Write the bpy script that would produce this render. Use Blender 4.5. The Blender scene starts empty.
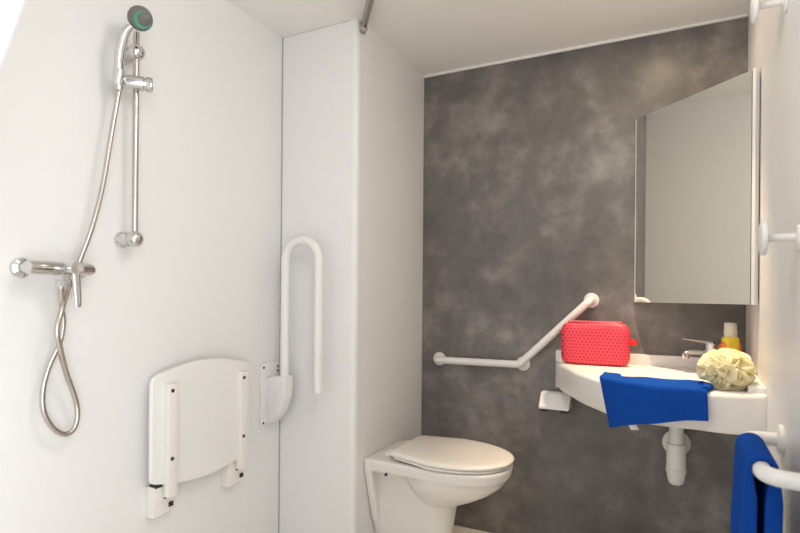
import bpy, bmesh, math, random
from mathutils import Vector, Matrix, noise
sc = bpy.context.scene
C = sc.collection
PI = math.pi
V = Vector

# ---------------------------------------------------------------- materials
def new_mat(name):
    m = bpy.data.materials.new(name); m.use_nodes = True
    nt = m.node_tree
    return m, nt, nt.nodes['Principled BSDF']

def lin(r, g, b):
    f = lambda c: (c/255/12.92) if c/255 <= .04045 else ((c/255+.055)/1.055)**2.4
    return (f(r), f(g), f(b), 1)

def plain(name, rgb, rough=.5, metal=0, bump=0, bscale=200, spec=.5, **kw):
    m, nt, p = new_mat(name)
    p.inputs['Base Color'].default_value = rgb
    p.inputs['Roughness'].default_value = rough
    p.inputs['Metallic'].default_value = metal
    p.inputs['Specular IOR Level'].default_value = spec
    for k, v in kw.items():
        p.inputs[k.replace('_', ' ')].default_value = v
    tc = nt.nodes.new('ShaderNodeTexCoord')
    n = nt.nodes.new('ShaderNodeTexNoise'); n.inputs['Scale'].default_value = bscale
    n.inputs['Detail'].default_value = 3
    nt.links.new(tc.outputs['Object'], n.inputs['Vector'])
    if bump:
        b = nt.nodes.new('ShaderNodeBump'); b.inputs['Strength'].default_value = bump
        b.inputs['Distance'].default_value = .002
        nt.links.new(n.outputs['Fac'], b.inputs['Height'])
        nt.links.new(b.outputs['Normal'], p.inputs['Normal'])
    else:
        mr = nt.nodes.new('ShaderNodeMapRange')
        mr.inputs['To Min'].default_value = max(0, rough-.03); mr.inputs['To Max'].default_value = rough+.03
        nt.links.new(n.outputs['Fac'], mr.inputs['Value'])
        nt.links.new(mr.outputs['Result'], p.inputs['Roughness'])
    return m

M = {}
M['wall'] = plain('white_wall_panel', (.78, .772, .76, 1), .42, bscale=3)
M['ceil'] = plain('ceiling_white', (.87, .85, .82, 1), .6, bscale=8)
M['floor'] = plain('pale_vinyl', (.80, .76, .70, 1), .5, bump=.05, bscale=60)
M['trim'] = plain('white_trim', (.82, .80, .78, 1), .4)
M['seam'] = plain('grey_seam', (.36, .36, .35, 1), .6)
M['seam2'] = plain('pale_seam', (.58, .57, .55, 1), .6)
M['chrome'] = plain('chrome', (.66, .65, .64, 1), .12, 1)
M['steel'] = plain('brushed_steel', (.56, .51, .47, 1), .25, 1)
M['track'] = plain('aluminium_track', (.42, .39, .36, 1), .4, 1)
M['ceramic'] = plain('ceramic', (.80, .765, .725, 1), .16, bscale=6)
M['lid'] = plain('lid_plastic', (.82, .775, .72, 1), .3, bscale=6)
M['basin'] = plain('mineral_white', (.83, .80, .77, 1), .3, bscale=6)
M['plastic'] = plain('white_plastic', (.88, .87, .86, 1), .35)
M['cream'] = plain('cream_plastic', (.80, .765, .715, 1), .4)
M['seatw'] = plain('seat_plastic', (.80, .785, .765, 1), .4)
M['nylon'] = plain('white_nylon', (.79, .775, .76, 1), .35)
M['dark'] = plain('dark_rubber', (.025, .022, .02, 1), .6)
M['gap'] = plain('dark_gap', (.10, .085, .07, 1), .6)
M['headgrey'] = plain('shower_face_grey', (.105, .098, .093, 1), .45)
M['green'] = plain('shower_green', (.045, .20, .13, 1), .45)
M['blue'] = plain('blue_terry', (.008, .064, .34, 1), .95, bump=1.0, bscale=420, spec=.05)
M['tag'] = plain('care_tag', (.75, .73, .70, 1), .7)
M['red'] = plain('red_tab', (.75, .012, .012, 1), .5)
M['puff'] = plain('puff_net', (.93, .87, .56, 1), .8, bump=.3, bscale=300, Subsurface_Weight=.6, Subsurface_Radius=(.03, .03, .02), Subsurface_Scale=1.0)
M['cap'] = plain('frosted_cap', (.82, .78, .66, 1), .35, Transmission_Weight=.25)
M['gel'] = plain('yellow_gel', (.80, .58, .03, 1), .2)
M['orange'] = plain('orange_gel', (.85, .19, .02, 1), .25)
M['hot'] = plain('red_dot', (.8, .2, .02, 1), .4)
M['curtain'] = plain('white_curtain', (.85, .87, .92, 1), .8, bump=.1, bscale=80)
M['mirror'] = plain('mirror_glass', (.96, .96, .92, 1), .0, 1)
M['mirror'].node_tree.nodes['Principled BSDF'].inputs['Roughness'].default_value = .01
for l in list(M['mirror'].node_tree.links):
    if l.to_socket.name == 'Roughness': M['mirror'].node_tree.links.remove(l)

def make_concrete():
    m, nt, p = new_mat('concrete_laminate')
    N, L = nt.nodes.new, nt.links.new
    tc = N('ShaderNodeTexCoord')
    def noi(scale, det, rough, dist=0, off=0):
        mp = N('ShaderNodeMapping'); mp.inputs['Location'].default_value = (off, off, off)
        L(tc.outputs['Object'], mp.inputs['Vector'])
        n = N('ShaderNodeTexNoise'); n.inputs['Scale'].default_value = scale
        n.inputs['Detail'].default_value = det; n.inputs['Roughness'].default_value = rough
        n.inputs['Distortion'].default_value = dist
        L(mp.outputs['Vector'], n.inputs['Vector'])
        return n.outputs['Fac']
    a = noi(6.0, 6, .58, .15); b = noi(14, 5, .6, .2, 3.7); c = noi(60, 3, .6, 0, 1.3)
    def mth(op, x, y):
        k = N('ShaderNodeMath'); k.operation = op
        for i, q in enumerate((x, y)):
            if isinstance(q, (int, float)): k.inputs[i].default_value = q
            else: L(q, k.inputs[i])
        return k.outputs[0]
    d = noi(1.7, 2, .5, 0, 5.2)
    s = mth('ADD', mth('ADD', mth('ADD', mth('MULTIPLY', a, .62), mth('MULTIPLY', b, .30)), mth('MULTIPLY', c, .06)), mth('MULTIPLY', mth('SUBTRACT', d, .5), .35))
    r = N('ShaderNodeValToRGB')
    r.color_ramp.elements[0].position = .30; r.color_ramp.elements[0].color = lin(86, 82, 80)
    r.color_ramp.elements[1].position = .70; r.color_ramp.elements[1].color = lin(152, 146, 142)
    e = r.color_ramp.elements.new(.50); e.color = lin(110, 105, 102)
    L(s, r.inputs['Fac']); L(r.outputs['Color'], p.inputs['Base Color'])
    p.inputs['Roughness'].default_value = .39
    return m
M['concrete'] = make_concrete()

def make_bag():
    m, nt, p = new_mat('coral_dotted_fabric')
    N, L = nt.nodes.new, nt.links.new
    tc = N('ShaderNodeTexCoord'); sp = N('ShaderNodeSeparateXYZ'); L(tc.outputs['Object'], sp.inputs[0])
    def mth(op, x, y=0.0):
        k = N('ShaderNodeMath'); k.operation = op
        for i, q in enumerate((x, y)):
            if isinstance(q, (int, float)): k.inputs[i].default_value = q
            else: L(q, k.inputs[i])
        return k.outputs[0]
    su, sv = .0140, .0140*1.732
    u = mth('DIVIDE', mth('ADD', sp.outputs['X'], mth('MULTIPLY', sp.outputs['Y'], .7)), su)
    v = mth('DIVIDE', mth('ADD', sp.outputs['Z'], mth('MULTIPLY', sp.outputs['Y'], .1)), sv)
    def d(o):
        fu = mth('SUBTRACT', mth('FRACT', mth('ADD', u, o+100)), .5)
        fv = mth('MULTIPLY', mth('SUBTRACT', mth('FRACT', mth('ADD', v, o+100)), .5), 1.732)
        # downward triangles: max of three half-planes
        t1 = mth('ADD', mth('MULTIPLY', fu, .866), mth('MULTIPLY', fv, -.5))
        t2 = mth('ADD', mth('MULTIPLY', fu, -.866), mth('MULTIPLY', fv, -.5))
        return mth('MAXIMUM', mth('MAXIMUM', t1, t2), fv)
    dd = mth('MINIMUM', d(0.0), d(.5))
    k = N('ShaderNodeMapRange'); k.inputs['From Min'].default_value = .14; k.inputs['From Max'].default_value = .24
    L(dd, k.inputs['Value'])
    mx = N('ShaderNodeMix'); mx.data_type = 'RGBA'
    mx.inputs['A'].default_value = (.36, .006, .028, 1); mx.inputs['B'].default_value = (.83, .055, .085, 1)
    L(k.outputs['Result'], mx.inputs['Factor']); L(mx.outputs['Result'], p.inputs['Base Color'])
    p.inputs['Roughness'].default_value = .5
    return m
M['bag'] = make_bag()
M['bagplain'] = plain('coral_fabric', (.78, .04, .07, 1), .5, bump=.2)
M['bagtop'] = plain('coral_zip_band', (.80, .10, .12, 1), .5, bump=.2)
def make_puff():
    m, nt, p = new_mat('puff_net')
    p.inputs['Base Color'].default_value = (.99, .95, .74, 1); p.inputs['Roughness'].default_value = .8
    t_ = nt.nodes.new('ShaderNodeBsdfTranslucent'); t_.inputs['Color'].default_value = (1, .95, .72, 1)
    mx_ = nt.nodes.new('ShaderNodeMixShader'); mx_.inputs['Fac'].default_value = .55
    nt.links.new(p.outputs[0], mx_.inputs[1]); nt.links.new(t_.outputs[0], mx_.inputs[2])
    nt.links.new(mx_.outputs[0], nt.nodes['Material Output'].inputs['Surface'])
    return m
M['puff'] = make_puff()
def emis(name, col, s):
    m, nt, p = new_mat(name); p.inputs['Base Color'].default_value = col
    p.inputs['Emission Color'].default_value = col; p.inputs['Emission Strength'].default_value = s
    return m
M['lamp'] = emis('lamp_glow', (1, .78, .5, 1), 12)

# ---------------------------------------------------------------- mesh helpers (world coordinates)
class B:
    def __init__(s): s.bm = bmesh.new()
    def box(s, x0, x1, y0, y1, z0, z1, bev=0, seg=2):
        r = bmesh.ops.create_cube(s.bm, size=1)
        for v in r['verts']:
            v.co = V((x0+(v.co.x+.5)*(x1-x0), y0+(v.co.y+.5)*(y1-y0), z0+(v.co.z+.5)*(z1-z0)))
        if bev:
            es = {e for v in r['verts'] for e in v.link_edges}
            bmesh.ops.bevel(s.bm, geom=list(es), offset=bev, segments=seg, profile=.6, affect='EDGES')
        return s
    def rings(s, rs, cap0=True, cap1=True, closed=True):
        L = [[s.bm.verts.new(p) for p in r] for r in rs]
        n = len(L[0])
        for a, b in zip(L, L[1:]):
            for i in range(n if closed else n-1):
                j = (i+1) % n
                s.bm.faces.new((a[i], a[j], b[j], b[i]))
        if cap0: s.bm.faces.new(L[0][::-1])
        if cap1: s.bm.faces.new(L[-1])
        return s
    def tube(s, pts, r, n=16, cap=True):
        pts = [V(p) for p in pts]
        rad = r if isinstance(r, (list, tuple)) else [r]*len(pts)
        T = []
        for i in range(len(pts)):
            a = pts[max(0, i-1)]; b = pts[min(len(pts)-1, i+1)]
            T.append((b-a).normalized())
        up = V((0, 0, 1)) if abs(T[0].z) < .9 else V((1, 0, 0))
        u = (up - T[0]*up.dot(T[0])).normalized()
        rs = []
        for i, p in enumerate(pts):
            u = (u - T[i]*u.dot(T[i])).normalized(); w = T[i].cross(u)
            rs.append([p + (u*math.cos(2*PI*k/n) + w*math.sin(2*PI*k/n))*rad[i] for k in range(n)])
        return s.rings(rs, cap, cap)
    def lathe(s, prof, base, axis=(0, 0, 1), n=32):
        """prof: list of (radius, distance along axis) from base."""
        a = V(axis).normalized(); up = V((0, 0, 1)) if abs(a.z) < .9 else V((1, 0, 0))
        u = (up - a*up.dot(a)).normalized(); w = a.cross(u); base = V(base)
        rs = [[base + a*h + (u*math.cos(2*PI*k/n) + w*math.sin(2*PI*k/n))*max(r, 1e-4) for k in range(n)] for r, h in prof]
        return s.rings(rs)
    def prism(s, poly, ax, lo, hi, bev=0, seg=2):
        """poly in the two other axes (in x,y,z order), extruded along ax."""
        def mk(p, t):
            return V((t, p[0], p[1])) if ax == 'x' else V((p[0], t, p[1])) if ax == 'y' else V((p[0], p[1], t))
        a = [s.bm.verts.new(mk(p, lo)) for p in poly]; b = [s.bm.verts.new(mk(p, hi)) for p in poly]
        n = len(poly); f = [s.bm.faces.new(a[::-1]), s.bm.faces.new(b)]
        for i in range(n):
            s.bm.faces.new((a[i], a[(i+1) % n], b[(i+1) % n], b[i]))
        if bev:
            es = {e for q in f for e in q.edges}
            bmesh.ops.bevel(s.bm, geom=list(es), offset=bev, segments=seg, profile=.6, affect='EDGES')
        return s
    def build(s, name, mat, parent=None, ang=38):
        bm = s.bm
        bmesh.ops.recalc_face_normals(bm, faces=bm.faces[:])
        return link(name, bm, mat, parent, ang)

def root_of(o):
    while o.parent: o = o.parent
    return o
def link(name, bm, mat, parent, ang):
    me = bpy.data.meshes.new(name)
    off = root_of(parent).location.copy() if parent else None
    if off is None:
        xs = [v.co for v in bm.verts]
        off = V(((min(p.x for p in xs)+max(p.x for p in xs))/2, (min(p.y for p in xs)+max(p.y for p in xs))/2, min(p.z for p in xs)))
    bmesh.ops.translate(bm, verts=bm.verts[:], vec=-off)
    bm.to_mesh(me); bm.free()
    for f in me.polygons: f.use_smooth = True
    me.set_sharp_from_angle(angle=math.radians(ang))
    me.materials.append(mat)
    o = bpy.data.objects.new(name, me); C.objects.link(o)
    if parent: o.parent = parent
    else: o.location = off
    return o
def bake(o, *mods):
    for typ, kw in mods:
        m = o.modifiers.new(typ, typ)
        for k, v in kw.items(): setattr(m, k, v)
    bpy.context.view_layer.update()
    dg = bpy.context.evaluated_depsgraph_get()
    me = bpy.data.meshes.new_from_object(o.evaluated_get(dg))
    o.modifiers.clear(); o.data = me
    for f in me.polygons: f.use_smooth = True
    return o
def thing(name, label, cat, loc, group=None):
    o = bpy.data.objects.new(name, None); C.objects.link(o)
    o.location = loc; o.empty_display_size = .05
    return tag(o, label, cat, group)
def tag(o, label, cat, group=None):
    o['label'] = label; o['category'] = cat
    if group: o['group'] = group
    return o
def struct(b, name, mat):
    o = b.build(name, mat); o['kind'] = 'structure'; return o
def fillet(pts, r, n=8):
    pts = [V(p) for p in pts]; out = [pts[0]]
    for a, b, c in zip(pts, pts[1:], pts[2:]):
        d1 = (a-b).normalized(); d2 = (c-b).normalized(); th = d1.angle(d2)
        t = min(r/math.tan(th/2), (a-b).length*.49, (c-b).length*.49); rr = t*math.tan(th/2)
        cen = b + (d1+d2).normalized()*(rr/math.sin(th/2))
        s = b+d1*t-cen; e = b+d2*t-cen; an = s.angle(e)
        for i in range(n+1):
            k = i/n
            out.append(cen + (s*math.sin((1-k)*an)+e*math.sin(k*an))/math.sin(an))
    return out + [pts[-1]]
def spline(pts, step):
    P = [V(p) for p in pts]; P = [P[0]*2-P[1]] + P + [P[-1]*2-P[-2]]
    d = []
    for i in range(1, len(P)-2):
        for k in range(24):
            t = k/24; a, b, c, e = P[i-1:i+3]
            d.append(.5*((2*b)+(c-a)*t+(2*a-5*b+4*c-e)*t*t+(3*b-a-3*c+e)*t**3))
    d.append(P[-2])
    out = [d[0]]; acc = 0
    for a, b in zip(d, d[1:]):
        l = (b-a).length; pos = 0
        while acc + (l-pos) >= step:
            pos += step-acc; acc = 0; out.append(a.lerp(b, pos/l))
        acc += l-pos
    out.append(d[-1])
    return out

# ---------------------------------------------------------------- the room
XL, XT, XR, YP, YB, YN, H = -1.441, -1.085, .221, 1.761, 2.366, -.85, 2.10
b = B().box(XL-.1, XL, YN-.1, YB+.1, -.1, H+.1); struct(b, 'wall_left', M['wall'])
b = B()
r_ = .022
poly = [(XL, YP), (XT-r_, YP)] + [(XT-r_+r_*math.sin(a*PI/16), YP+r_-r_*math.cos(a*PI/16)) for a in range(1, 8)] + [(XT, YP+r_), (XT, YB), (XL, YB)]
b.prism(poly, 'z', 0, H); struct(b, 'wall_corner', M['wall'])
struct(B().box(XL, XR+.1, YB, YB+.1, -.1, H+.1), 'wall_back', M['concrete'])
struct(B().box(XR, XR+.1, .15, YB, -.1, H+.1).box(XR, XR+.1, YN-.1, -.75, -.1, H+.1).box(XR, XR+.1, -.75, .15, 2.0, H+.1), 'wall_right', M['wall'])
b = B().box(XL, XR, YN-.1, YN, 0, H)
struct(b, 'wall_near', M['wall'])
struct(B().box(XL, XR, YN-.1, YB, H, H+.1), 'ceiling', M['ceil'])
struct(B().box(XL, XR, YN-.1, YB, -.1, 0), 'floor', M['floor'])
struct(B().box(XT+.001, XR-.001, YB-.012, YB, H-.011, H, .003), 'trim_1', M['trim'])
struct(B().box(XL, XL+.004, YP-.003, YP, 0, H), 'trim_2', M['seam'])
struct(B().box(XL+.004, XT-.03, YP-.002, YP, H-.003, H), 'trim_3', M['seam2'])

# ---------------------------------------------------------------- shower rail, hand shower, mixer, hose
rx, ry = XL+.06, 1.045
t = thing('shower_rail', 'vertical chrome riser rail on the white shower wall carrying the hand shower', 'shower rail', (rx, ry, 1.20))
B().tube([(rx, ry, 1.205), (rx, ry, 1.80)], .0085).build('pole', M['steel'], t)
for z in (1.212, 1.743):
    k = B()
    k.lathe([(.0, 0), (.022, 0), (.0235, .004), (.0225, .009), (.0195, .012), (.0195, .050), (.0215, .053), (.0225, .06), (.0215, .07), (.017, .077), (.008, .081), (0, .082)], (XL, ry, z), (1, 0, 0))
    k.build('wall_bracket', M['chrome'], t)
zs = 1.650; sax = V((.62, .785, 0)); se = V((rx-.012, 1.000, zs))+sax*.068
sl = B().lathe([(0, 0), (.012, 0), (.0175, .004), (.0195, .02), (.0205, .05), (.0205, .062), (.018, .064), (.018, .070)], (rx-.012, 1.000, zs), sax).build('slider', M['chrome'], t)
B().lathe([(.0, 0), (.0195, 0), (.0215, .003), (.0215, .015), (.019, .018), (0, .0185)], se, sax).build('knob', M['chrome'], sl)
B().lathe([(.0, 0), (.012, 0), (.0145, .004), (.0155, .04), (.0135, .052), (0, .052)], (-1.372, .984, zs-.024), (0.02, -.01, 1)).build('holder_cup', M['chrome'], sl)

t = thing('hand_shower', 'chrome hand shower with dark grey and green round head held on the riser rail', 'hand shower', (-1.371, .985, 1.62))
hp = spline([(-1.371, .985, 1.614), (-1.367, .981, 1.68), (-1.357, .979, 1.724), (-1.342, .981, 1.763), (-1.332, .988, 1.782)], .006)
B().tube(hp, [.0095+.0035*min(1, i/len(hp)*2) - .003*max(0, i/len(hp)-.7)/.3 for i in range(len(hp))], 20).build('handle', M['chrome'], t)
hc = V((-1.312, 1.004, 1.806)); hn = V((.75, -.52, -.41)).normalized()
B().lathe([(0, -.032), (.016, -.030), (.027, -.021), (.0315, -.008), (.032, -.002), (.031, 0), (0, 0)], hc, hn).build('head', M['headgrey'], t)
B().lathe([(0, 0), (.0305, 0), (.030, .003), (.028, .004), (0, .004)], hc, hn).build('rim', M['headgrey'], t)
u_ = hn.cross(V((0, 0, 1))).normalized(); v_ = u_.cross(hn)
B().lathe([(0, .003), (.0225, .003), (.0225, .0055), (0, .0055)], hc-v_*.003-u_*.0055, hn).build('green_ring', M['green'], t)
B().lathe([(0, .005), (.0165, .005), (.0155, .0085), (.008, .0105), (0, .011)], hc-v_*.000-u_*.0105, hn).build('nozzle_plate', M['headgrey'], t)

mz = 1.118; my = .848; mx = XL+.068
t = thing('shower_mixer', 'chrome lever shower mixer tap mounted on the white shower wall', 'mixer tap', (XL, my, mz))
for y in (.773, .915):
    k = B(); k.lathe([(0, 0), (.0245, 0), (.025, .004), (.023, .011), (.014, .016), (.0135, .06), (0, .062)], (XL, y, mz), (1, 0, 0)); k.build('wall_flange', M['chrome'], t)
B().lathe([(0, 0), (.014, 0), (.0172, .003), (.0172, .080), (.0155, .084), (.0165, .154), (.0145, .160), (0, .162)], (mx, .751, mz), (0, 1, 0)).build('body', M['chrome'], t)
lv = B().lathe([(0, .0), (.0165, .0), (.0175, .008), (.0178, .04), (.0165, .046), (.0, .048)], (mx-.004, my, mz), (1, 0, .03)).build('lever_cap', M['chrome'], t)
bl = B()
rs = []
for i in range(13):
    k = i/12; z = mz-.004-.092*k; x = mx+.034+.012*k; w = .0112-.0030*k; h = .0062-.0022*k
    if i == 12: w *= .7; h *= .6
    rs.append([V((x+h*math.cos(a)*(1 if abs(math.cos(a)) < 2 else 1), my+w*math.copysign(abs(math.sin(a))**.6, math.sin(a)), z)) for a in [2*PI*q/16 for q in range(16)]])
bl.rings(rs).build('lever', M['chrome'], lv)
B().lathe([(0, 0), (.0035, 0), (.0035, .002), (0, .0024)], (mx+.034, my+.0165, mz-.008), (1, .6, 0), 12).build('hot_mark', M['hot'], lv)
B().lathe([(0, 0), (.0118, 0), (.0118, .016), (.0088, .018), (.0085, .034), (0, .034)], (mx, .833, mz-.046), (0, 0, 1), 8).build('hose_nut', M['chrome'], t)

hose = spline([(-1.3711, .985, 1.612), (-1.376, .969, 1.501), (-1.381, .947, 1.348), (-1.385, .922, 1.237), (-1.403, .908, 1.165), (-1.408, .89, 1.11), (-1.395, .864, 1.068), (-1.371, .832, 1.009), (-1.364, .818, .966), (-1.369, .828, .925), (-1.391, .858, .855), (-1.401, .890, .778), (-1.401, .895, .732), (-1.401, .884, .701), (-1.401, .860, .695), (-1.401, .830, .720), (-1.401, .809, .766), (-1.401, .808, .821), (-1.396, .821, .879), (-1.391, .840, .926), (-1.393, .851, .973), (-1.388, .845, 1.019), (-1.373, .833, 1.066), (-1.373, .833, 1.075)], .0030)
h = B().tube(hose, [.0073 if i % 2 else .0056 for i in range(len(hose))], 10).build('shower_hose', M['steel'], None, 80)
tag(h, 'ribbed steel shower hose hanging in a twisted loop under the mixer', 'shower hose')

# ---------------------------------------------------------------- folded shower seat
sx = XL+.046
t = thing('shower_bench', 'white folding shower seat folded up flat against the shower wall', 'shower seat', (XL, 1.32, .38))
def arc(p, q, bulge, n=14):
    return [(p[0]+(q[0]-p[0])*i/n, p[1]+(q[1]-p[1])*i/n+bulge*math.sin(PI*i/n)) for i in range(n+1)]
Y0, Y1 = 1.117, 1.541
ol = arc((Y0+.016, .482), (Y1-.016, .482), -.028)
ol += [(Y1-.005, .488), (Y1, .50)] + [(Y1, .785), (Y1-.005, .80), (Y1-.016, .808)]
ol += arc((Y1-.024, .811), (Y0+.024, .811), .029)
ol += [(Y0+.016, .808), (Y0+.005, .80), (Y0, .785), (Y0, .50), (Y0+.005, .488)]
st = B().prism(ol, 'x', XL+.030, sx, .006, 3).build('seat', M['seatw'], t)
e = B()
for y, z in ((1.32, .664), (1.346, .668), (1.333, .650), (1.32, .634), (1.347, .636)):
    e.lathe([(0, 0), (.005, 0), (.0042, .0012), (0, .0014)], (sx-.0002, y, z), (1, 0, .0), 14)
e.build('emblem', M['seatw'], st)
for y in (1.179, 1.487):
    B().box(sx-.002, sx+.021, y-.0175, y+.0175, .436, .782, .004).build('arm', M['cream'], t)
    for z in (.761, .553):
        B().lathe([(0, 0), (.006, 0), (.006, .002), (0, .003)], (sx+.0205, y-.004, z), (1, 0, 0), 14).build('screw', M['dark'], t)
    # wall bracket: wedge plate under the seat, open at its top (dark slot) with a pin
    bp = [(y-.044, .377), (y+.034, .385), (y+.034, .462), (y-.044, .470)]
    br = B().prism(bp, 'x', XL, XL+.036, .003).build('wall_bracket', M['cream'], t)
    B().box(XL+.012, XL+.0375, y-.040, y-.016, .466, .478).build('slot', M['dark'], br)
    B().lathe([(0, 0), (.0045, 0), (.0045, .002), (0, .003)], (XL+.0355, y-.004, .430), (1, 0, 0), 12).build('screw', M['dark'], br)
    B().box(XL+.034, XL+.039, y+.010, y+.026, .396, .411).build('stop_block', M['dark'], br)

# ---------------------------------------------------------------- fold-up grab rail beside the panel
gy = 1.692
t = thing('folding_grab_rail', 'white fold-up U shaped grab rail folded upright beside the folded shower seat', 'grab rail', (XL, gy, .55))
pth = fillet([(-1.362, gy, .70), (-1.362, gy, 1.264), (-1.204, gy, 1.264), (-1.204, gy, .694)], .0789, 12)
B().tube(pth, .0172, 20).build('tube', M['nylon'], t)
B().box(XL, XL+.010, gy-.052, gy+.055, .545, .790, .004).build('wall_plate', M['nylon'], t)
for y, z in ((1.652, .772), (1.735, .770), (1.735, .752), (1.652, .557)):
    B().lathe([(0, 0), (.0048, 0), (.0048, .002), (0, .003)], (XL+.0095, y, z), (1, 0, 0), 12).build('screw', M['dark'], t)
q = [(XL+.008, .736), (-1.386, .736), (-1.384, .742), (-1.342, .742), (-1.339, .70), (-1.344, .66), (-1.357, .617), (-1.378, .582), (-1.402, .558), (XL+.008, .553)]
hb = B().prism(q, 'y', gy-.026, gy+.026, .005).build('hinge_bracket', M['nylon'], t)
q2 = [(-1.366, .70), (-1.345, .70), (-1.350, .66), (-1.363, .622), (-1.382, .588), (-1.402, .567), (-1.410, .572), (-1.392, .61), (-1.376, .65)]
B().prism(q2, 'y', gy-.031, gy-.024, .002).build('lock_lever', M['nylon'], hb)
B().lathe([(0, 0), (.0180, 0), (.0180, .02), (0, .02)], (-1.204, gy, .690), (0, 0, 1), 20).build('end_cap', M['nylon'], t)

# ---------------------------------------------------------------- toilet
tc_ = 1.985
t = thing('toilet', 'white wall-hung toilet with closed lid on the side wall left of the grey wall', 'toilet', (XT, tc_, .06))
def dcurve(xf, hw, xb=XT+.001, xs=None, n=28, p=2.3, wb=None, rc=0):
    """D outline: straight sides from the wall, rounded front. returns (x,y) loop"""
    xs = xs if xs is not None else xf-hw*1.15
    xs = max(xs, xb+.01); wb = wb or hw
    out = []
    for i in range(n+1):
        a = -PI/2+PI*i/n
        c, s_ = math.cos(a), math.sin(a)
        out.append((xs+(xf-xs)*abs(c)**(2/p), tc_+hw*math.copysign(abs(s_)**(2/p), s_)))
    if rc:
        cr = [(xb+rc*(1-math.cos(a*PI/12)), tc_+wb-rc*(1-math.sin(a*PI/12))) for a in range(0, 7)][::-1]
        return [(x, 2*tc_-y) for x, y in cr][::-1] + out + cr
    return [(xb, tc_-wb)] + out + [(xb, tc_+wb)]
def loft(levels):
    return [[V((x, y, z)) for x, y in dcurve(*a, **k)] for z, a, k in levels]
b = B()
# rim slab
b.rings(loft([(.378, (-.560, .160), dict(wb=.150)), (.384, (-.552, .170), dict(wb=.152)), (.420, (-.546, .176), dict(wb=.161)), (.426, (-.550, .172), dict(wb=.159))]))
# trapway from the wall, then the rounded bowl in front of it
def bodyl(z, xf, hw, wb): return (z, (xf, hw), dict(wb=wb, p=2.1))
b.rings(loft([bodyl(.40, -.80, .080, .080), bodyl(.30, -.76, .080, .078), bodyl(.23, -.762, .076, .074), bodyl(.18, -.770, .073, .07), bodyl(.12, -.782, .068, .066), bodyl(.075, -.81, .058, .055), bodyl(.06, -.83, .046, .045)]))
def ov(z, xf, xb, hw):
    cx, a = (xf+xb)/2, (xf-xb)/2
    return [V((cx+a*math.cos(2*PI*k/56), tc_+hw*math.sin(2*PI*k/56), z)) for k in range(56)]
b.rings([ov(.400, -.554, -.985, .168), ov(.375, -.560, -.98, .165), ov(.345, -.582, -.965, .155), ov(.315, -.622, -.945, .138), ov(.29, -.668, -.92, .117), ov(.268, -.716, -.895, .090), ov(.250, -.76, -.86, .05)])
# back plate against the wall
b.rings([[V((x, tc_-w, z)), V((x, tc_+w, z))][:1] + [V((XT+.034, tc_-w, z)), V((XT+.034, tc_+w, z)), V((XT+.001, tc_+w, z))] if False else
         [V((XT+.001, tc_-w, z)), V((XT+.032, tc_-w+.004, z)), V((XT+.032, tc_+w-.004, z)), V((XT+.001, tc_+w, z))]
         for x, w, z in ((0, .161, .42), (0, .157, .38), (0, .144, .33), (0, .121, .25), (0, .095, .17), (0, .064, .10), (0, .04, .06))])
bowl = b.build('bowl', M['ceramic'], t)
bake(bowl, ('REMESH', dict(mode='VOXEL', voxel_size=.0055)), ('SMOOTH', dict(factor=.5, iterations=10)))
B().lathe([(0, 0), (.005, 0), (.005, .014), (0, .014)], (-.985, tc_-.150, .379), (.2, -1, -.1), 14).build('bolt_cap', M['dark'], t)
def ring_slab(name, zs, xf, hw, xb, par, mat):
    return B().rings([[V((x, y, z+.020*max(0, -.62-x))) for x, y in dcurve(xf-o, hw-o, xb+o, p=2.15, xs=-.80, wb=hw*.80-o, rc=.03)] for z, o in zs]).build(name, mat, par)
ring_slab('seat', [(.4275, .006), (.429, .003), (.436, .003), (.438, .006)], -.545, .187, -.970, t, M['lid'])
ring_slab('lid', [(.4395, .006), (.4405, .002), (.447, .0), (.452, .003), (.4555, .010), (.4575, .025), (.4585, .06)], -.540, .190, -.984, t, M['lid'])
for y in (tc_-.075, tc_+.075):
    B().lathe([(0, 0), (.012, 0), (.012, .04), (0, .04)], (-1.012, y-.02, .434), (0, 1, 0), 16).build('hinge', M['lid'], t)

# ---------------------------------------------------------------- angled grab rail on the grey wall
fl = [(-.993, YB, .763), (-.599, YB, .765), (-.319, YB, 1.043)]
t = thing('angled_grab_rail', 'white angled grab rail with three round flanges on the grey wall', 'grab rail', (-.66, YB, .73))
for x, y, z in fl:
    B().lathe([(0, 0), (.030, 0), (.031, .003), (.029, .008), (.018, .011), (0, .012)], (x, YB, z), (0, -1, 0)).build('flange', M['nylon'], t)
ro = YB-.050
p = fillet([(-.993, YB-.004, .763), (-.993, ro, .763), (-.605, ro, .766), (-.319, ro, 1.043), (-.319, YB-.004, 1.043)], .034, 10)
B().tube(p, .0158, 20).build('tube', M['nylon'], t)
B().tube([(-.6, YB-.004, .765), (-.6, ro+.004, .767)], .012, 16).build('middle_post', M['nylon'], t)

# ---------------------------------------------------------------- small sloped wall unit
t = thing('wall_holder', 'small white sloped holder with two black feet on grey wall below basin end', 'holder', (-.445, YB, .59))
q = [(YB, .594), (YB-.082, .594), (YB-.084, .602), (YB-.045, .649), (YB-.03, .656), (YB, .656)]
B().prism(q, 'x', -.514, -.392, .004).build('cover', M['plastic'], t)
for x in (-.508, -.426):
    B().box(x, x+.028, YB-.080, YB-.01, .582, .596, .001).build('foot', M['dark'], t)

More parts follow.
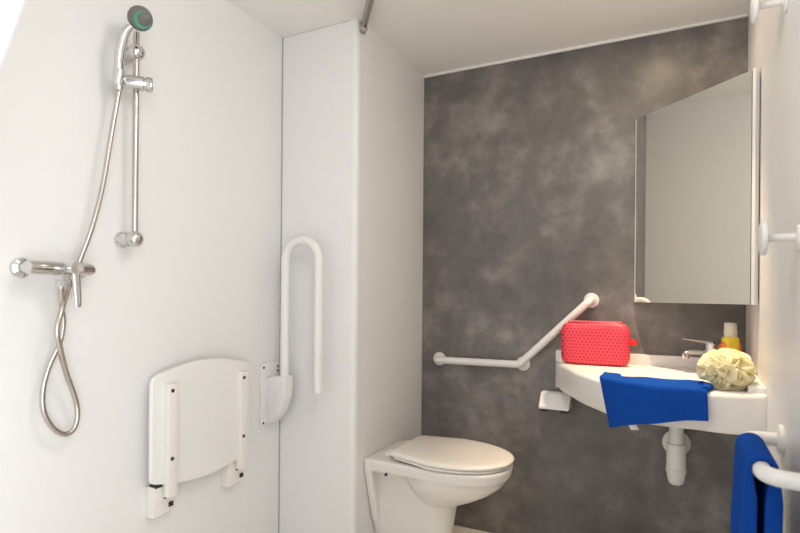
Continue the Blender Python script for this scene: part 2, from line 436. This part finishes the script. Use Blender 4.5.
# ---------------------------------------------------------------- corner basin
DZ = .790
t = thing('washbasin', 'white corner washbasin with rounded left end between grey wall and right wall', 'washbasin', (-.1, YB, .675))
cp = [(-.4615, 2.366, 0), (-.445, 2.29, 0), (-.394, 2.180, 0), (-.332, 2.045, 0), (-.264, 1.935, 0), (-.205, 1.855, 0), (-.1007, 1.788, 0), (0, 1.772, 0), (.0735, 1.774, 0), (.150, 1.790, 0), (.2205, 1.815, 0)]
cv = [(q.x, q.y) for q in spline(cp, .012)]
nb = 52
back = [(.2205, 1.815+(YB-1.815)*i/40) for i in range(1, 41)] + [(.2205-(.2205+.4615)*i/nb, YB-.0005) for i in range(1, nb)]
outl = cv + back
bc = V((.0, 2.055))
def inset(o):
    # move outline towards bowl centre by o (only the exposed front curve), walls stay
    res = []
    for i, (x, y) in enumerate(outl):
        if 0 < i < len(cv)-1:
            w_ = 1 if o < .0135 else max(.25, min(1, (.16-x)/.10)); d = (bc-V((x, y))).normalized()*o*w_; x, y = x+d.x, y+d.y
        res.append((x, y))
    return res
def ell(k, z, dy=0):
    res = []
    for x, y in outl:
        a = math.atan2((y-bc.y)/.125, (x-bc.x)/.18)
        ca, sa = math.cos(a), math.sin(a); p_ = 2/2.6
        res.append(V((bc.x+.18*k*math.copysign(abs(ca)**p_, ca), bc.y+dy+.125*k*math.copysign(abs(sa)**p_, sa), z)))
    return res
lv_ = [[V((x, y, z)) for x, y in inset(o)] for z, o in ((.675, .032), (.679, .024), (.688, .021), (.774, .0), (.781, .002), (.786, .006), (DZ, .0134))]
lv_ += [ell(1.03, DZ), ell(1.0, DZ-.002), ell(.975, DZ-.009), ell(.93, DZ-.03), ell(.84, DZ-.065), ell(.70, DZ-.083), ell(.4, DZ-.09), ell(.12, DZ-.093)]
B().rings(lv_).build('bowl', M['basin'], t, 30)
B().box(-.4585, .2205, YB-.017, YB-.0005, DZ-.002, .833, .003).build('upstand', M['basin'], t)
q = [(1.832, DZ-.003), (1.832, .804), (1.84, .809), (YB-.018, .833), (YB-.018, DZ-.003)]
B().prism(q, 'x', .178, .2205, .003).build('upstand', M['basin'], t)
B().lathe([(0, 0), (.026, 0), (.026, .003), (.018, .004), (0, .003)], (bc.x, bc.y, DZ-.0935), (0, 0, 1), 24).build('drain', M['chrome'], t)

# trap below
tx, ty = -.003, 2.262
t = thing('bottle_trap', 'white plastic bottle trap under the washbasin against the grey wall', 'drain trap', (tx, ty, .36))
B().lathe([(0, 0), (.030, 0), (.031, .018), (.031, .022), (.029, .024), (.029, .08), (0, .08)], (tx, ty, .594), (0, 0, 1)).build('tailpiece', M['plastic'], t)
B().lathe([(0, 0), (.0245, 0), (.0245, .10), (0, .10)], (tx, ty, .510), (0, 0, 1)).build('inlet_pipe', M['plastic'], t)
B().lathe([(0, 0), (.032, 0), (.0335, .006), (.0328, .06), (.0325, .093), (.0318, .097), (.029, .099), (0, .099)], (tx, ty, .422), (0, 0, 1)).build('body', M['plastic'], t)
B().lathe([(0, 0), (.016, .001), (.0245, .007), (.029, .020), (.0325, .044), (.0355, .049), (.0355, .060), (0, .061)], (tx, ty, .368), (0, 0, 1)).build('cup', M['plastic'], t)
B().tube([(tx, ty+.02, .498), (tx, YB, .498)], .018).build('outlet_pipe', M['plastic'], t)
B().lathe([(0, 0), (.050, 0), (.049, .006), (.036, .015), (.019, .017), (0, .017)], (tx, YB, .497), (0, -1, 0)).build('wall_flange', M['plastic'], t)

# basin tap
fx, fy = .106, 2.235
t = thing('basin_tap', 'small chrome lever tap on the washbasin left of the yellow bottle', 'tap', (fx, fy, DZ))
B().lathe([(0, 0), (.026, 0), (.026, .006), (.0235, .01), (.0235, .07), (.0245, .080), (.0245, .100), (.022, .108), (0, .110)], (fx, fy, DZ-.001), (0, 0, 1)).build('body', M['chrome'], t)
sp_ = [(fx, fy, DZ+.066), (fx-.035, fy-.012, DZ+.072), (fx-.068, fy-.024, DZ+.072), (fx-.084, fy-.030, DZ+.066)]
so = B().tube(spline(sp_, .008), .0105, 16).build('spout', M['chrome'], t)
B().lathe([(0, 0), (.0115, 0), (.0125, .004), (.0125, .02), (0, .02)], (fx-.082, fy-.029, DZ+.050), (0, 0, 1), 18).build('aerator', M['chrome'], so)
rs = []
for i in range(11):
    k = i/10; c_ = V((fx+.008-.10*k, fy-.002-.033*k, DZ+.107+.014*k)); w = .016-.009*k; h_ = .0075-.0055*k
    rs.append([c_+V((.3*w*math.cos(a), w*math.cos(a), h_*math.sin(a))) for a in [2*PI*j/14 for j in range(14)]])
B().rings(rs).build('lever', M['chrome'], t)

# ---------------------------------------------------------------- mirror cabinet across the corner
t = thing('corner_mirror_cabinet', 'frameless mirror cabinet set diagonally across the corner above the basin', 'mirror cabinet', (.1, 2.25, 1.036))
Z0, Z1 = 1.038, 1.763
A = V((-.153, 2.349)); Bq = V((.197, 1.997)); dn = V((-1, -1)).normalized()
dt = (Bq-A).normalized()
def plan(b_, a, c, th, z0, z1, bev=0):
    q = [a, c, c-dn*th, a-dn*th]
    return b_.prism([(v.x, v.y) for v in q], 'z', z0, z1, bev)
plan(B(), A, Bq, .005, Z0, Z1).build('mirror', M['mirror'], t)
bd = [A-dn*.006, Bq-dn*.006, V((XR-.004, Bq.y+.02)), V((XR-.001, YB-.001)), V((A.x+.002, YB-.001))]
B().prism([(v.x, v.y) for v in bd], 'z', Z0+.001, Z1-.001).build('body', M['trim'], t)
e0 = Bq+dt*.003; e1 = Bq+dt*.014
plan(B(), e0, e1, .016, Z0-.001, Z1+.002, .001).build('side_panel', M['trim'], t)
plan(B(), Bq+dt*.0002, e0-dt*.0002, .006, Z0, Z1).build('shadow_gap', M['gap'], t)
plan(B(), A-dt*.004, A-dt*.0003, .005, Z0, Z1).build('glass_edge', M['trim'], t)

# ---------------------------------------------------------------- cosmetic bag
t = thing('cosmetic_bag', 'coral red triangle-patterned zip wash bag standing on the left end of the basin', 'wash bag', (-.285, 2.31, DZ))
bx0, bx1, bz0, bz1 = -.418, -.164, DZ+.0005, .959
def bagring(y, o, n=40):
    cx, cz = (bx0+bx1)/2, (bz0+bz1)/2
    hx, hz = (bx1-bx0)/2-o, (bz1-bz0)/2-o
    out = []
    for i in range(n*2):
        a = 2*PI*i/(n*2); c, s_ = math.cos(a), math.sin(a); p_ = 2/7.5
        x = hx*math.copysign(abs(c)**p_, c); z = hz*math.copysign(abs(s_)**p_, s_)
        # top corners more rounded, sides slightly bulging
        if z > 0: x *= 1-.07*max(0, z/hz-.45)**1.5/.55**1.5
        z += .004*math.sin(x*30)*(1 if z > 0 else 0)
        out.append(V((cx+x, y, max(bz0, cz+z))))
    return out
yb0, yb1 = 2.230, 2.298
lay = [(yb0+.001, .060), (yb0, .030), (yb0+.003, .014), (yb0+.010, .005), (yb0+.020, 0), (yb0+.034, 0), (yb0+.048, 0), (yb0+.058, .005), (yb0+.065, .014), (yb0+.068, .03)]
bb = B().rings([bagring(y, o) for y, o in lay])
for v in bb.bm.verts:
    if v.co.y < 2.26:
        n_ = noise.noise(V((v.co.x*14, v.co.z*22, 3.1)))
        v.co.y += n_*.004
body = bb.build('body', M['bag'], t, 60)
zp = B()
zp.box(bx0+.026, bx1-.028, 2.246, 2.280, bz1-.003, bz1+.0035, .003).build('zip_band', M['bagtop'], t)
tb = B()
ring = []
for i in range(20):
    a = 2*PI*i/20; ring.append((bx1+.0115+.0165*math.cos(a), .885+.0125*math.sin(a)))
tb.prism(ring, 'y', 2.256, 2.263, .002).build('pull_tab', M['red'], t)
B().box(bx0-.010, bx0+.006, 2.262, 2.266, .914, .922, .001).build('zip_end', M['red'], t)

# ---------------------------------------------------------------- blue towel over the basin edge
def front_y(x):
    best = None
    for (x0, y0), (x1, y1) in zip(cv, cv[1:]):
        if min(x0, x1) <= x <= max(x0, x1) and x1 != x0:
            return y0+(y1-y0)*(x-x0)/(x1-x0)
    return 1.8
t = thing('blue_towel', 'folded blue towel draped over the front edge of the washbasin', 'towel', (-.06, 1.79, .65))
NU, NV = 60, 60
b = B(); grid = []
for j in range(NV+1):
    row = []
    for i in range(NU+1):
        s_ = i/NU; v = j/NV
        x = -.226+.300*s_
        fyv = front_y(x)-.010
        zb = .640+.073*s_+.013*math.sin(PI*s_)+.002*math.sin(s_*9)
        Ld = .120+.115*s_-.03*s_*s_+.006*math.sin(s_*11+1)   # length on deck
        Lf = DZ+.010-zb
        Lr = .022
        tot = Ld+Lf+Lr*.6; d = v*tot
        if d < Ld:
            y = fyv+Lr*.5+(Ld-d); z = DZ+.010+.004*noise.noise(V((x*16, y*18, 0)))
            if y > 1.935+.0 and abs(x) < .17: z -= .022*min(1, (y-1.935)/.06)
        elif d < Ld+Lr*.6:
            k = (d-Ld)/(Lr*.6); y = fyv+Lr*.5*(1-math.sin(k*PI/2)); z = DZ+.010-.011*(1-math.cos(k*PI/2))
        else:
            y = fyv-.001*math.sin((d-Ld)*30); z = DZ-.001-(d-Ld-Lr*.6)*(Lf-.011)/(tot-Ld-Lr*.6)
            k = (d-Ld)/Lf
            y += -.006*k*abs(math.sin(s_*7+.6))-.003*k + .003*noise.noise(V((x*22, z*22, 5)))
            x += .030*k*(1-s_)**2 + .003*k*s_
        row.append(b.bm.verts.new((x, y, z)))
    grid.append(row)
for j in range(NV):
    for i in range(NU):
        b.bm.faces.new((grid[j][i], grid[j][i+1], grid[j+1][i+1], grid[j+1][i]))
cl = b.build('cloth', M['blue'], t, 80)
# orient outwards and thicken towards the inside
if cl.data.polygons[NU*NV//6].normal.z < 0: cl.data.flip_normals()
bake(cl, ('SOLIDIFY', dict(thickness=.009, offset=-1)), ('BEVEL', dict(width=.003, segments=3, limit_method='ANGLE')))
# folded corner lying over the right edge
b = B()
rs = []
for i in range(9):
    k = i/8; y = 1.776+.10*k; x = .069; r = .0065+.004*math.sin(PI*k)
    rs.append([V((x+r*1.3*math.cos(a)+.012*math.sin(PI*k)*.8, y, DZ+.010+r*math.sin(a))) for a in [2*PI*q/12 for q in range(12)]])
b.rings(rs).build('folded_hem', M['blue'], t)
B().prism([(-.135, .672), (-.126, .654), (-.104, .657), (-.113, .675)], 'y', 1.803, 1.8055, .0006).build('care_tag', M['tag'], t)

# ---------------------------------------------------------------- bottle, soap dish, puff
t = thing('gel_bottle', 'small yellow and orange shower gel bottle with frosted cap behind the puff', 'bottle', (.160, 2.19, DZ))
def oval(z, a, c_, n=28, p_=2/2.6, off=0):
    out = []
    for i in range(n):
        q = 2*PI*i/n; c, s_ = math.cos(q), math.sin(q)
        u = a*math.copysign(abs(c)**p_, c); w = c_*math.copysign(abs(s_)**p_, s_)
        out.append(V((.160+u*.89-w*.45, 2.19+off+u*.45+w*.89, z)))
    return out
B().rings([oval(z, a, .018) for z, a in ((DZ, .030), (DZ+.004, .035), (DZ+.05, .037), (DZ+.09, .0375), (DZ+.108, .034), (DZ+.116, .026), (DZ+.12, .02))]).build('body', M['orange'], t)
B().rings([oval(z, a, .0195, p_=2/4) for z, a in ((DZ+.02, .0245), (DZ+.09, .0245), (DZ+.126, .0245), (DZ+.133, .021), (DZ+.135, .014))]).build('label_front', M['gel'], t)
B().lathe([(0, 0), (.0185, 0), (.0195, .004), (.0205, .018), (.0195, .022), (.0195, .046), (.0175, .050), (0, .051)], (.160, 2.19, DZ+.133), (0, 0, 1), 28).build('cap', M['cap'], t)

random.seed(4)
pc = V((.126, 1.880, DZ+.053)); pr_ = .060
t = thing('bath_puff', 'pale yellow ruffled mesh bath puff on the right front of the washbasin', 'bath puff', (pc.x, pc.y, DZ))
b = B()
ng = 46; ga = PI*(3-5**.5)
for k in range(ng):
    zz = 1-2*(k+.5)/ng; rr = math.sqrt(1-zz*zz); d = V((math.cos(ga*k)*rr, math.sin(ga*k)*rr, zz))
    up = V((random.uniform(-1, 1), random.uniform(-1, 1), random.uniform(-1, 1)))
    u = d.cross(up).normalized(); w = d.cross(u)
    R_ = pr_*random.choice((.86, .95, 1.0, 1.08, 1.22)); ph = random.uniform(0, 6.28); m_ = random.choice((3, 4, 5))
    n1, n2 = 28, 5
    rows = []
    for j in range(n2+1):
        f = j/n2; row = []
        for i in range(n1):
            a = 2*PI*i/n1
            rad = .046*f*(1+.42*math.sin(2*a+ph))
            dep = R_*(.62+.38*f**.8)+.012*f*math.sin(m_*a+ph)
            p = d*dep+(u*math.cos(a)+w*math.sin(a))*rad*.8
            L = p.length
            lim = pr_*1.22
            if L > lim: p *= lim/L
            p.z *= .92; p.x *= 1.05
            p.z = max(p.z, -.0525)
            if pc.z+p.z < .815: p.x = min(p.x, .175-pc.x)
            if pc.z+p.z < DZ+.024: p.x = max(p.x, .090-pc.x)
            row.append(b.bm.verts.new(pc+p))
        rows.append(row)
    for j in range(n2):
        for i in range(n1):
            q = (i+1) % n1
            if j == 0:
                if i == 0: pass
            b.bm.faces.new((rows[j][i], rows[j][q], rows[j+1][q], rows[j+1][i]))
bmesh.ops.remove_doubles(b.bm, verts=b.bm.verts[:], dist=.0002)
link('ruffles', b.bm, M['puff'], t, 70)
B().lathe([(0, -.045), (.035, -.035), (.05, 0), (.035, .035), (0, .045)], pc, (0, 0, 1), 20).build('core', M['puff'], t)
B().tube(spline([(.150, 1.94, DZ+.085), (.168, 1.975, DZ+.099), (.186, 1.985, DZ+.094), (.196, 1.975, DZ+.084), (.190, 1.955, DZ+.07)], .006), .0035, 8).build('cord', M['nylon'], t)

# ---------------------------------------------------------------- towel rail with towel on the right wall
bxr, bzr = .147, .725
t = thing('towel_rail', 'white tubular wall rail with the hanging blue towel at lower right', 'towel rail', (XR, 1.38, bzr))
p = fillet([(XR-.002, 1.553, bzr), (bxr, 1.553, bzr), (bxr, 1.222, bzr), (XR-.002, 1.212, bzr)], .040, 10)
B().tube(p, .0160, 20).build('tube', M['nylon'], t)
for y in (1.553, 1.212):
    B().lathe([(0, 0), (.036, 0), (.037, .003), (.035, .009), (.020, .013), (0, .013)], (XR, y, bzr), (-1, 0, 0)).build('flange', M['nylon'], t)
t = thing('blue_towel', 'blue towel hanging over the white wall rail at lower right', 'towel', (bxr, 1.38, .3))
ya, yb_ = 1.268, 1.470
R0 = .0285
def section(k, y):
    out, inn = [], []
    def wob(z): return .004*noise.noise(V((k*3, z*8, 2)))+.003*math.sin(k*8+z*7)
    for i in range(31):                                   # room side, bottom to bar
        z = .28+(bzr-.28)*i/30; h_ = bzr-z; q = min(1, h_/.06); w_ = wob(z)*min(1, h_*6)
        out.append((-R0-.004*q+w_, z)); inn.append((-R0+.0118+.011*q+w_*.6, z))
    for i in range(1, 14):
        a = PI*i/14
        out.append((-R0*math.cos(a), bzr+R0*math.sin(a))); inn.append((-(R0-.0118)*math.cos(a), bzr+(R0-.0118)*math.sin(a)))
    for i in range(25):                                   # wall side, bar to bottom
        z = bzr-(bzr-.33)*i/24; h_ = bzr-z; q = min(1, h_/.06); w_ = wob(z+3)*min(1, h_*6)
        out.append((R0+.006*q+w_, z)); inn.append((R0-.0118-.011*q+w_*.6, z))
    loop = out+inn[::-1]
    return [V((bxr+x, y+(k-.5)*.05*max(0, bzr-z)+.004*noise.noise(V((x*20, z*9, k))), z)) for x, z in loop]
b = B(); NY = 26; rs = []
for j in range(NY+1):
    k = j/NY; sec = section(k, ya+(yb_-ya)*k)
    rs.append(sec)
b.rings(rs)
cl = b.build('cloth', M['blue'], t, 60)
bake(cl, ('BEVEL', dict(width=.004, segments=3, limit_method='ANGLE', angle_limit=math.radians(60))))

# ---------------------------------------------------------------- wall pegs
def peg(y, z, label):
    t = thing('wall_peg', label, 'wall peg', (XR, y, z), 'white wall pegs')
    B().lathe([(0, 0), (.026, 0), (.027, .002), (.025, .006), (.012, .009), (0, .009)], (XR, y, z), (-1, 0, 0)).build('base', M['nylon'], t)
    B().lathe([(0, 0), (.0085, 0), (.0085, .05), (0, .05)], (XR-.006, y, z), (-1, 0, 0)).build('stem', M['nylon'], t)
    B().lathe([(0, 0), (.030, 0), (.0355, .002), (.0365, .006), (.035, .011), (.028, .0135), (0, .014)], (XR-.057, y, z), (-1, 0, 0)).build('head', M['nylon'], t)
peg(1.371, 1.184, 'white round-headed peg on the right wall beside the mirror edge')
peg(1.548, 1.754, 'white round-headed peg high on the right wall near the ceiling')

# ---------------------------------------------------------------- curtain track and curtain
tp = spline([(-1.0835, 1.800, 2.070), (-1.01, 1.703, 2.070), (-.935, 1.606, 2.070), (-.86, 1.508, 2.070), (-.79, 1.39, 2.070), (-.73, 1.15, 2.070), (-.708, .80, 2.070), (-.705, .36, 2.070), (-.705, .02, 2.070)], .02)
t = thing('curtain_track', 'grey aluminium shower curtain track under the ceiling', 'curtain track', (-.9, 1.2, 2.05))
b = B(); rs = []
for i, p in enumerate(tp):
    a = tp[max(0, i-1)]; c = tp[min(len(tp)-1, i+1)]; d = (c-a).normalized(); n_ = V((-d.y, d.x, 0))
    rs.append([p+n_*x+V((0, 0, z)) for x, z in ((-.008, -.012), (-.003, -.012), (-.003, -.007), (.003, -.007), (.003, -.012), (.008, -.012), (.008, .030), (-.008, .030))])
b.rings(rs).build('rail', M['track'], t, 30)
B().box(-1.070, -1.048, 1.752, 1.775, 2.050, 2.064, .003).build('end_stop', M['steel'], t)

t = thing('shower_curtain', 'white shower curtain edge pulled aside at the top left corner', 'shower curtain', (-.71, .22, 1.0))
b = B(); grid = []
edge = [(2.056, -.705, .400), (1.75, -.672, .398), (1.50, -.668, .388), (1.41, -.692, .377), (1.33, -.716, .364), (1.27, -.745, .348), (1.21, -.79, .325), (1.15, -.86, .28), (1.0, -1.0, .18), (.9, -1.10, .10)]
NUc, NVc = 60, 40
for j in range(NVc+1):
    k = j/NVc*(len(edge)-1); i0 = min(int(k), len(edge)-2); f = k-i0
    z, x, y = [edge[i0][q]*(1-f)+edge[i0+1][q]*f for q in range(3)]
    row = []
    gather = 1-.6*max(0, (1.5-z)/.6)
    for i in range(NUc+1):
        s_ = i/NUc
        fold = .018*math.sin(s_*30)*(1 if s_ > .02 else 0)
        row.append(b.bm.verts.new((x-.008*s_+fold-.03*s_*(1-gather), y-.30*s_*gather, z)))
    grid.append(row)
for j in range(NVc):
    for i in range(NUc):
        b.bm.faces.new((grid[j][i], grid[j][i+1], grid[j+1][i+1], grid[j+1][i]))
cu = b.build('cloth', M['curtain'], t, 80)
bake(cu, ('SOLIDIFY', dict(thickness=.0015, offset=0)))

# ---------------------------------------------------------------- lights
lx, ly = -.08, 2.02
t = thing('ceiling_downlight', 'round warm ceiling downlight above the washbasin', 'ceiling light', (lx, ly, H))
B().lathe([(.030, 0), (.046, 0), (.047, -.004), (.040, -.007), (.030, -.004)], (lx, ly, H), (0, 0, 1)).build('ring', M['trim'], t)
B().lathe([(0, -.002), (.030, -.002), (.030, -.003), (0, -.003)], (lx, ly, H), (0, 0, 1)).build('lamp_disc', M['lamp'], t)
def area(name, loc, rot, sx_, sy_, e, col, shape='RECTANGLE', spread=PI):
    l = bpy.data.lights.new(name, 'AREA'); l.shape = shape; l.size = sx_; l.size_y = sy_
    l.energy = e; l.color = col; l.spread = spread
    o = bpy.data.objects.new(name, l); C.objects.link(o); o.location = loc; o.rotation_euler = rot
    return o
area('downlight_spill', (lx, ly, H-.012), (0, 0, 0), .05, .05, 1.3, (1, .78, .52), 'DISK', math.radians(168))
l = bpy.data.lights.new('downlight_beam', 'SPOT'); l.energy = 90; l.color = (1, .78, .52); l.spot_size = math.radians(58); l.spot_blend = 1.0; l.shadow_soft_size = .025
o = bpy.data.objects.new('downlight_beam', l); C.objects.link(o); o.location = (lx, ly, H-.02)
area('doorway_daylight', (XR+.02, -.30, 1.02), (math.radians(90), 0, math.radians(90)), .88, 1.9, 17, (.945, .98, 1.0), 'RECTANGLE', math.radians(128))
l = bpy.data.lights.new('ambient_fill', 'POINT'); l.energy = 9; l.color = (1, .96, .91); l.shadow_soft_size = .12  # unseen fill light added to lift the ceiling and ambient, no fixture there
o = bpy.data.objects.new('ambient_fill', l); C.objects.link(o); o.location = (-.30, .85, H-.20)
w = bpy.data.worlds.new('World'); sc.world = w; w.use_nodes = True
w.node_tree.nodes['Background'].inputs['Color'].default_value = (.95, .97, 1, 1)
w.node_tree.nodes['Background'].inputs['Strength'].default_value = 1.0

# ---------------------------------------------------------------- camera
cam = bpy.data.cameras.new('Camera'); co = bpy.data.objects.new('Camera', cam); C.objects.link(co)
cam.sensor_width = 36; cam.sensor_fit = 'HORIZONTAL'
cam.lens = 547.07/800*36; cam.shift_y = 28.6/800; cam.clip_start = .02
yaw, roll = .4709, .0082
F = V((-math.sin(yaw), math.cos(yaw), 0)); R = V((math.cos(yaw), math.sin(yaw), 0)); U = V((0, 0, 1))
R2 = R*math.cos(roll)+U*math.sin(roll); U2 = -R*math.sin(roll)+U*math.cos(roll)
mt = Matrix((R2, U2, -F)).transposed().to_4x4(); mt.translation = V((0, 0, 1.0585))
co.matrix_world = mt
cam.dof.use_dof = True; cam.dof.focus_distance = 1.85; cam.dof.aperture_fstop = 2.8
sc.camera = co
sc.view_settings.view_transform = 'Standard'; sc.view_settings.look = 'None'
sc.view_settings.gamma = 1; sc.view_settings.use_curve_mapping = False
sc.view_settings.exposure = 0.15
